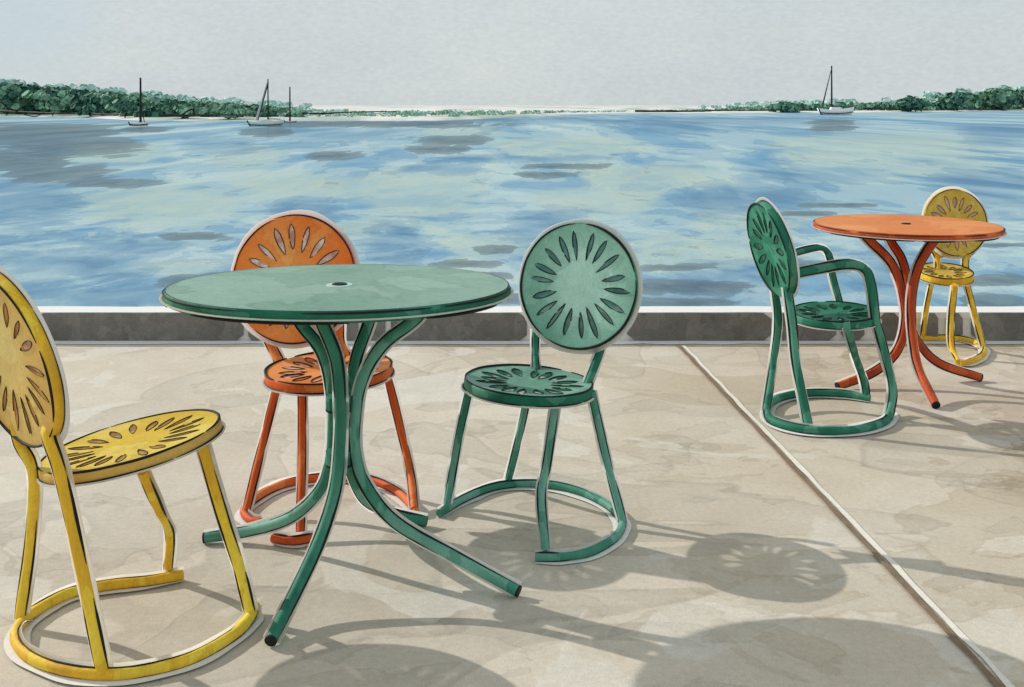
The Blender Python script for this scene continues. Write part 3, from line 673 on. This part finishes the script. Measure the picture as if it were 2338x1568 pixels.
# ------------------------------------------------------------------ tables
def table(label, cx, cy, ztop, Rt, edge, feet, mtop, mleg, mside, Rl, rtop=.17, ring=True, seed=3, oval=1.0, collar=True):
    t = thing('garden_table', label, 'table', (cx, cy, 0), 'round metal terrace tables')
    c = Vector((cx, cy, ztop)); rnd = random.Random(seed)
    mb = MB()
    mb.lathe([(.0005, 0), (.03, 0), (Rt*.5, 0), (Rt*.97, .0), (Rt*.985, .001)], mtop, c, seg=96)
    mb.lathe([(Rt*.985, .001), (Rt*.992, .001)], PAPER, c, seg=96)  # thin white ring: highlight painted between the top and its side
    mb.lathe([(Rt*.992, .001), (Rt, -.006), (Rt+.002, -edge*.6), (Rt-.004, -edge), (Rt-.03, -edge), (Rt-.03, -.02), (.0005, -.02)], mside, c, seg=96, smooth=True)
    def arcs(r, z, dens, th):
        q = rnd.uniform(0, 1); end = q+6.1
        while q < end:
            ln = rnd.uniform(.4, 1.5)*dens; m_ = max(4, int(ln/.06))
            mb.tube([c+Vector((r*math.cos(q+ln*j/m_), r*math.sin(q+ln*j/m_), z)) for j in range(m_+1)], th*rnd.uniform(.6, 1.2), INK, 5, rfun=lambda q: .3+.8*math.sin(math.pi*min(1, max(0, q)))**.6); q += ln+rnd.uniform(.05, .9)*(1.2-dens)
    arcs(Rt+.001, -.004, .75, .0026); arcs(Rt-.001, -edge, .7, .003)
    vv, ff, N = [], [], 96
    for i in range(N):
        q = 2*math.pi*i/N; k = .009*(1+.4*mnoise.noise(Vector((math.cos(q)*2, math.sin(q)*2, seed))))
        for (r, z) in ((Rt-.004, -.018), (Rt+k, -.018), (Rt+k, -.021), (Rt-.004, -.021)): vv.append(c+Vector((r*math.cos(q), r*math.sin(q), z)))
    for i in range(N):
        j = (i+1) % N
        for k in range(4): ff.append((4*i+k, 4*j+k, 4*j+(k+1) % 4, 4*i+(k+1) % 4))
    mb.add(vv, ff, PAPER)
    for p in mb.v: p.y = cy+(p.y-cy)*oval
    top = mb.build('tabletop', t)
    mb = MB()
    if ring: mb.lathe([(.0, .0015), (.034, .0015), (.035, 0)], PALEG, c, seg=28)
    mb.lathe([(.013, .003), (.019, .004), (.021, .0)], INK, c, seg=24); mb.lathe([(.0, .0025), (.015, .0025)], HOLE, c, seg=24); mb.build('umbrella_hole', top)
    for f in feet:
        if isinstance(f, list):
            rod('leg', t, f, Rl, mleg, 6, .6); continue
        f = Vector(f); d = Vector((f.x-cx, f.y-cy, 0)); rf = d.length; d.normalize(); k = ztop/.73
        prof = [(rtop, ztop-edge*.7), (rtop*.62, .605*k), (.068, .50*k), (.050, .38*k), (.052, .28*k), (.085, .175*k), (.17, .095*k), (.29, .048*k), (rf, Rl*.9)]
        rod('leg', t, [Vector((cx, cy, 0))+d*min(r, rf)+Vector((0, 0, z)) for (r, z) in prof], Rl, mleg, 6, .55)
    for zb in ((.43, .29) if collar else ()):
        mb = MB(); zz = zb*ztop/.73; mb.lathe([(.012, -.018), (.036, -.018), (.036, .018), (.012, .018)], mside, (cx, cy, zz), seg=20)
        mb.lathe([(.0365, -.020), (.0365, -.014)], INK, (cx, cy, zz), seg=20); mb.build('brace_collar', t)
    return t
def bend(*q): return [W(*p) if len(p) == 3 else PZ(p[0], p[1], .016) for p in q]
gf = [bend((722,698,2.66),(735,735,2.66),(768,820,2.70),(777,920,2.71),(776,1020,2.71),(765,1120,2.68),(728,1235,2.60),(675,1350,2.50),(618,1463)),
      bend((980,690,2.70),(945,732,2.72),(872,790,2.74),(826,870,2.745),(811,960,2.745),(813,1040,2.745),(837,1110,2.74),(902,1190,2.73),(1030,1266,2.68),(1184,1350)),
      bend((650,665,2.86),(685,735,2.85),(735,800,2.80),(756,880,2.79),(760,980,2.79),(752,1060,2.80),(730,1120,2.82),(665,1180,2.88),(570,1211,2.93),(466,1228)),
      bend((865,655,2.90),(845,730,2.88),(813,820,2.83),(798,920,2.80),(797,1020,2.80),(808,1090,2.83),(840,1145,2.92),(900,1174,3.02),(973,1190))]
GT = W(768, 665, 2.76)
table('round mint green table with four curved legs and a small umbrella hole, left of centre', -.452, 2.755, .749, .448, .028, gf, green_top, green_mid, green_dark, .0142, ring=2, oval=.80)
of = [bend((1966,530,4.50),(1988,552,4.52),(2034,600,4.56),(2058,660,4.58),(2067,730,4.59),(2048,800,4.585),(1995,848,4.55),(1912,882)),
      bend((2152,533,4.42),(2130,553,4.45),(2096,610,4.50),(2081,680,4.52),(2083,760,4.50),(2097,840,4.42),(2137,925)),
      bend((2018,512,4.80),(2034,552,4.78),(2058,592,4.72),(2071,645,4.68),(2076,715,4.66),(2092,775,4.66),(2142,828,4.66),(2240,862))]
OC = Vector((1.724, 4.60, 0))
table('round orange table with rust orange curved legs beside the green armchair', OC.x, OC.y, W(2075, 511, 4.6).z, .388, .026, of, or_top, or_tab, or_tab, .0172, rtop=.18, ring=0, seed=8, oval=1.06, collar=False)

# ------------------------------------------------------------------ chairs
CH = 'metal sunburst chairs on the terrace'
# green side chair, mint back, turned to the mint table
z = .0145; t = thing('terrace_chair', 'mint and green sunburst chair with round back and no arms, right of the mint table', 'chair', (.06, 3.12, 0), CH)
rod('base_hoop', t, [PZ(1003,1172,z), PZ(1050,1142,z), PZ(1110,1116,z), PZ(1165,1105,z), PZ(1230,1104,z), PZ(1290,1112,z), PZ(1350,1132,z), PZ(1395,1158,z), PZ(1420,1190,z), PZ(1405,1225,z), PZ(1350,1258,z), PZ(1290,1270,z), PZ(1222,1271,z)], .0145, green_mid, 5, .5)
rod('leg', t, [PZ(1073,880,.385), PZ(1045,1010,.2), PZ(1020,1155,.02)], .0135, green_mid)
rod('leg', t, [Vector((.062,3.24,.385)), PZ(1183,1005,.18), PZ(1160,1098,.02)], .013, green_mid)
rod('leg', t, [PZ(1270,910,.385), PZ(1248,1060,.19), PZ(1236,1130,.12), PZ(1246,1262,.02)], .0145, green_mid)
rod('leg', t, [PZ(1350,893,.385), PZ(1385,1050,.18), PZ(1422,1190,.02)], .0145, green_mid)
disc('seat', t, (.05, 3.115, .405), (.06, .02, 1), (-.8, -.6, 0), .188, .028, green_seat, green_dark, green_slot, 16, rin=.38, rout=.84, wd=.15, seed=5)
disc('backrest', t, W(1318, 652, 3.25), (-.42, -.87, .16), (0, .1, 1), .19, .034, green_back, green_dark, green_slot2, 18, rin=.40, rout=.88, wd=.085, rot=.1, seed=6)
rod('back_support', t, [W(1223,750,3.345), W(1222,800,3.33), W(1224,850,3.27)], .0135, green_dark)
rod('back_support', t, [W(1382,745,3.255), W(1370,800,3.22), W(1340,882,3.13)], .0150, green_dark)

# orange chair behind the mint table
z = .0155; t = thing('terrace_chair', 'orange sunburst chair half hidden behind the mint green table', 'chair', (-.555, 3.19, 0), CH)
rod('base_hoop', t, [PZ(594,1192,z), PZ(572,1186,z), PZ(557,1165,z), PZ(585,1135,z), PZ(640,1107,z), PZ(710,1092,z), PZ(785,1088,z), PZ(850,1096,z), PZ(905,1120,z), PZ(940,1152,z), PZ(950,1168,z)], .0155, or_mid, 5, .5)
rod('leg', t, [PZ(638,862,.39), PZ(603,1000,.2), PZ(562,1168,.02)], .015, or_mid)
rod('leg', t, [PZ(690,870,.39), PZ(690,1030,.2), PZ(686,1222,.02)], .015, or_mid)
rod('leg', t, [PZ(880,838,.39), PZ(915,980,.2), PZ(938,1085,.08), PZ(946,1162,.02)], .015, or_mid)
rod('leg', t, [Vector((-.52,3.33,.385)), PZ(779,980,.18), PZ(785,1090,.02)], .014, or_mid)
rod('foot_bar', t, [PZ(622,1228,z), PZ(668,1234,z), PZ(715,1227,z)], .0155, or_mid)
disc('seat', t, (-.555, 3.19, .426), (-.03, -.02, 1), (.6, -.8, 0), .188, .028, or_lite, or_mid, or_slot, 16, rin=.38, rout=.86, wd=.15, seed=15)
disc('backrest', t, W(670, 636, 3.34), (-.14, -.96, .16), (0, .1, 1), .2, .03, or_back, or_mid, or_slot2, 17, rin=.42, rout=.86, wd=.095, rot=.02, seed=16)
rod('back_support', t, [W(598,735,3.36), W(618,785,3.36), W(645,838,3.32)], .019, or_lite)
rod('back_support', t, [W(775,735,3.36), W(777,785,3.36), W(805,838,3.33)], .019, or_lite)

# yellow chair, near left
z = .0165; t = thing('terrace_chair', 'bright yellow sunburst chair cut by the left edge, nearest of all', 'chair', (-.9, 2.48, 0), CH)
rod('base_hoop', t, [PZ(418,1312,z), PZ(340,1325,z), PZ(255,1334,z), PZ(170,1350,z), PZ(100,1382,z), PZ(50,1420,z), PZ(36,1455,z), PZ(60,1492,z), PZ(130,1524,z), PZ(230,1538,z), PZ(330,1530,z), PZ(440,1500,z), PZ(530,1450,z), PZ(570,1410,z), PZ(582,1385,z)], .0165, ye_tube, 5, .6)
rod('leg', t, [PZ(462,1018,.42), PZ(510,1180,.24), PZ(545,1290,.12), PZ(572,1400,.02)], .0165, ye_tube)
rod('leg', t, [PZ(325,1075,.385), PZ(362,1160,.26), PZ(388,1215,.14), PZ(384,1306,.02)], .015, ye_tube)
rod('leg', t, [W(34,962,2.415), W(46,1012,2.41), W(76,1080,2.405), PZ(70,1240,.18), PZ(46,1412,.02)], .0165, ye_tube)
rod('leg', t, [W(108,975,2.30), W(114,1005,2.28), W(140,1085,2.262), W(185,1290,2.258), PZ(236,1535,.02)], .0175, ye_tube)
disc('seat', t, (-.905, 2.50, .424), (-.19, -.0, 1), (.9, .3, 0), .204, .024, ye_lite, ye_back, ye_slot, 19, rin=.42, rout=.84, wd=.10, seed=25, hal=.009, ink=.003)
th = R_(50); tilt = .26
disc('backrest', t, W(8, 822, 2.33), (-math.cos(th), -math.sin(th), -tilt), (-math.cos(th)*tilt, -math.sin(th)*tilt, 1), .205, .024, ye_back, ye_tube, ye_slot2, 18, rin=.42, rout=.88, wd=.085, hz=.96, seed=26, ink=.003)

# deep green armchair
z = .02; t = thing('terrace_chair', 'deep green sunburst armchair with tube arms facing the orange table', 'chair', (1.23, 4.17, 0), CH)
rod('base_hoop', t, [PZ(1986,908,z), PZ(1930,899,z), PZ(1870,896,z), PZ(1810,900,z), PZ(1765,914,z), PZ(1750,938,z), PZ(1765,960,z), PZ(1820,977,z), PZ(1890,983,z), PZ(1960,979,z), PZ(2015,964,z), PZ(2032,945,z), PZ(2037,915,.05)], .0195, deep_tube, 5, .5)
rod('leg', t, [W(1768,655,4.27), W(1776,735,4.27), PZ(1765,830,.16), PZ(1748,942,.02)], .0185, deep_tube)
rod('leg', t, [W(1797,655,4.05), W(1808,735,4.02), W(1818,830,3.98), W(1835,920,3.95), PZ(1846,976,.02)], .0205, deep_tube)
rod('leg', t, [PZ(1932,742,.385), PZ(1955,820,.2), PZ(1972,868,.09), PZ(1978,906,.02)], .0185, deep_tube)
rod('leg', t, [W(2000,735,4.06), W(2018,800,4.07), W(2038,888,4.09), PZ(2028,955,.02)], .0195, deep_tube)
rod('armrest', t, [W(1795,628,4.02), W(1850,617,4.03), W(1930,603,4.05), W(1972,612,4.06), W(1988,650,4.06), W(2000,740,4.06)], .0215, deep_tube)
rod('armrest', t, [W(1795,584,4.27), W(1840,570,4.3), W(1876,566,4.34), W(1893,584,4.36), W(1903,640,4.36), W(1932,742,4.33)], .0165, deep_tube)
disc('seat', t, (1.283, 4.18, .40), (-.03, -.05, 1), (.9, .2, 0), .165, .03, deep_lite, deep_tube, deep_slot, 13, rin=.40, rout=.84, wd=.17, seed=35, ink=.0036)
th = R_(6); tilt = .24
disc('backrest', t, W(1753, 570, 4.14), (-math.cos(th), -math.sin(th)-.04, -tilt), (-math.cos(th)*tilt, -math.sin(th)*tilt, 1), .187, .032, deep_lite, deep_tube, deep_slot2, 14, rin=.34, rout=.84, wd=.13, hz=.96, seed=36, ink=.0042)

# small mustard chair behind the orange table
z = .016; t = thing('terrace_chair', 'mustard yellow sunburst chair behind the orange table at the far right', 'chair', (2.2, 5.2, 0), CH)
rod('base_hoop', t, [PZ(2106,772,z), PZ(2140,771,z), PZ(2190,773,z), PZ(2228,782,z), PZ(2247,797,z), PZ(2238,814,z), PZ(2212,826,z), PZ(2190,829,z)], .0185, ye_tube, 5, .5)
rod('leg', t, [PZ(2128,640,.36), PZ(2116,700,.2), PZ(2106,770,.02)], .0155, ye_tube)
rod('leg', t, [PZ(2180,650,.36), PZ(2172,720,.2), PZ(2172,790,.06), PZ(2188,827,.02)], .0175, ye_tube)
rod('leg', t, [PZ(2206,642,.36), PZ(2226,720,.18), PZ(2246,795,.02)], .0165, ye_tube)
disc('seat', t, W(2158, 618, 5.22), (-.02, -.16, 1), (.2, -.8, 0), .128, .035, oc_back, ye_tube, ye_slot, 13, rin=.36, rout=.84, wd=.2, seed=45, ink=.0032)
disc('backrest', t, W(2183, 508, 5.3), (.12, -.96, .14), (0, .1, 1), .166, .03, oc_back, ye_tube, ye_slot2, 16, rin=.40, rout=.84, wd=.12, seed=46, ink=.003)
rod('back_support', t, [W(2128,565,5.31), W(2140,590,5.3), W(2142,615,5.28)], .017, ye_tube)
rod('back_support', t, [W(2222,565,5.31), W(2205,590,5.3), W(2204,618,5.27)], .019, ye_tube)
rod('cross_bar', t, [W(2140,583,5.3), W(2206,581,5.3)], .012, ye_tube)

# bare pale paving left beside the feet of the furniture
pm = MB()
for k, (P, R) in enumerate(LOW):
    if len(P) < 3: continue
    vs, fs = [], []
    for i, p in enumerate(P):
        a = P[max(0, i-1)]; b = P[min(len(P)-1, i+1)]; d = Vector((b.x-a.x, b.y-a.y, 0)).normalized(); q = Vector((-d.y, d.x, 0))
        l = R+.014*(1+.6*mnoise.noise(p*9+Vector((k, 0, 0))))*min(1, i/8, (len(P)-1-i)/5+.2); r = R+.014*(1+.6*mnoise.noise(p*9+Vector((0, k, 4))))*min(1, i/8, (len(P)-1-i)/5+.2)
        for e_ in (p+q*l, p-q*r): vs.append((e_.x, e_.y, .0035+.0007*(k % 9)))
    for i in range(len(P)-1): fs.append((2*i, 2*i+1, 2*i+3, 2*i+2))
    pm.add(vs, fs, CHALK)
tag(pm.build('paving_marks'), kind='structure')
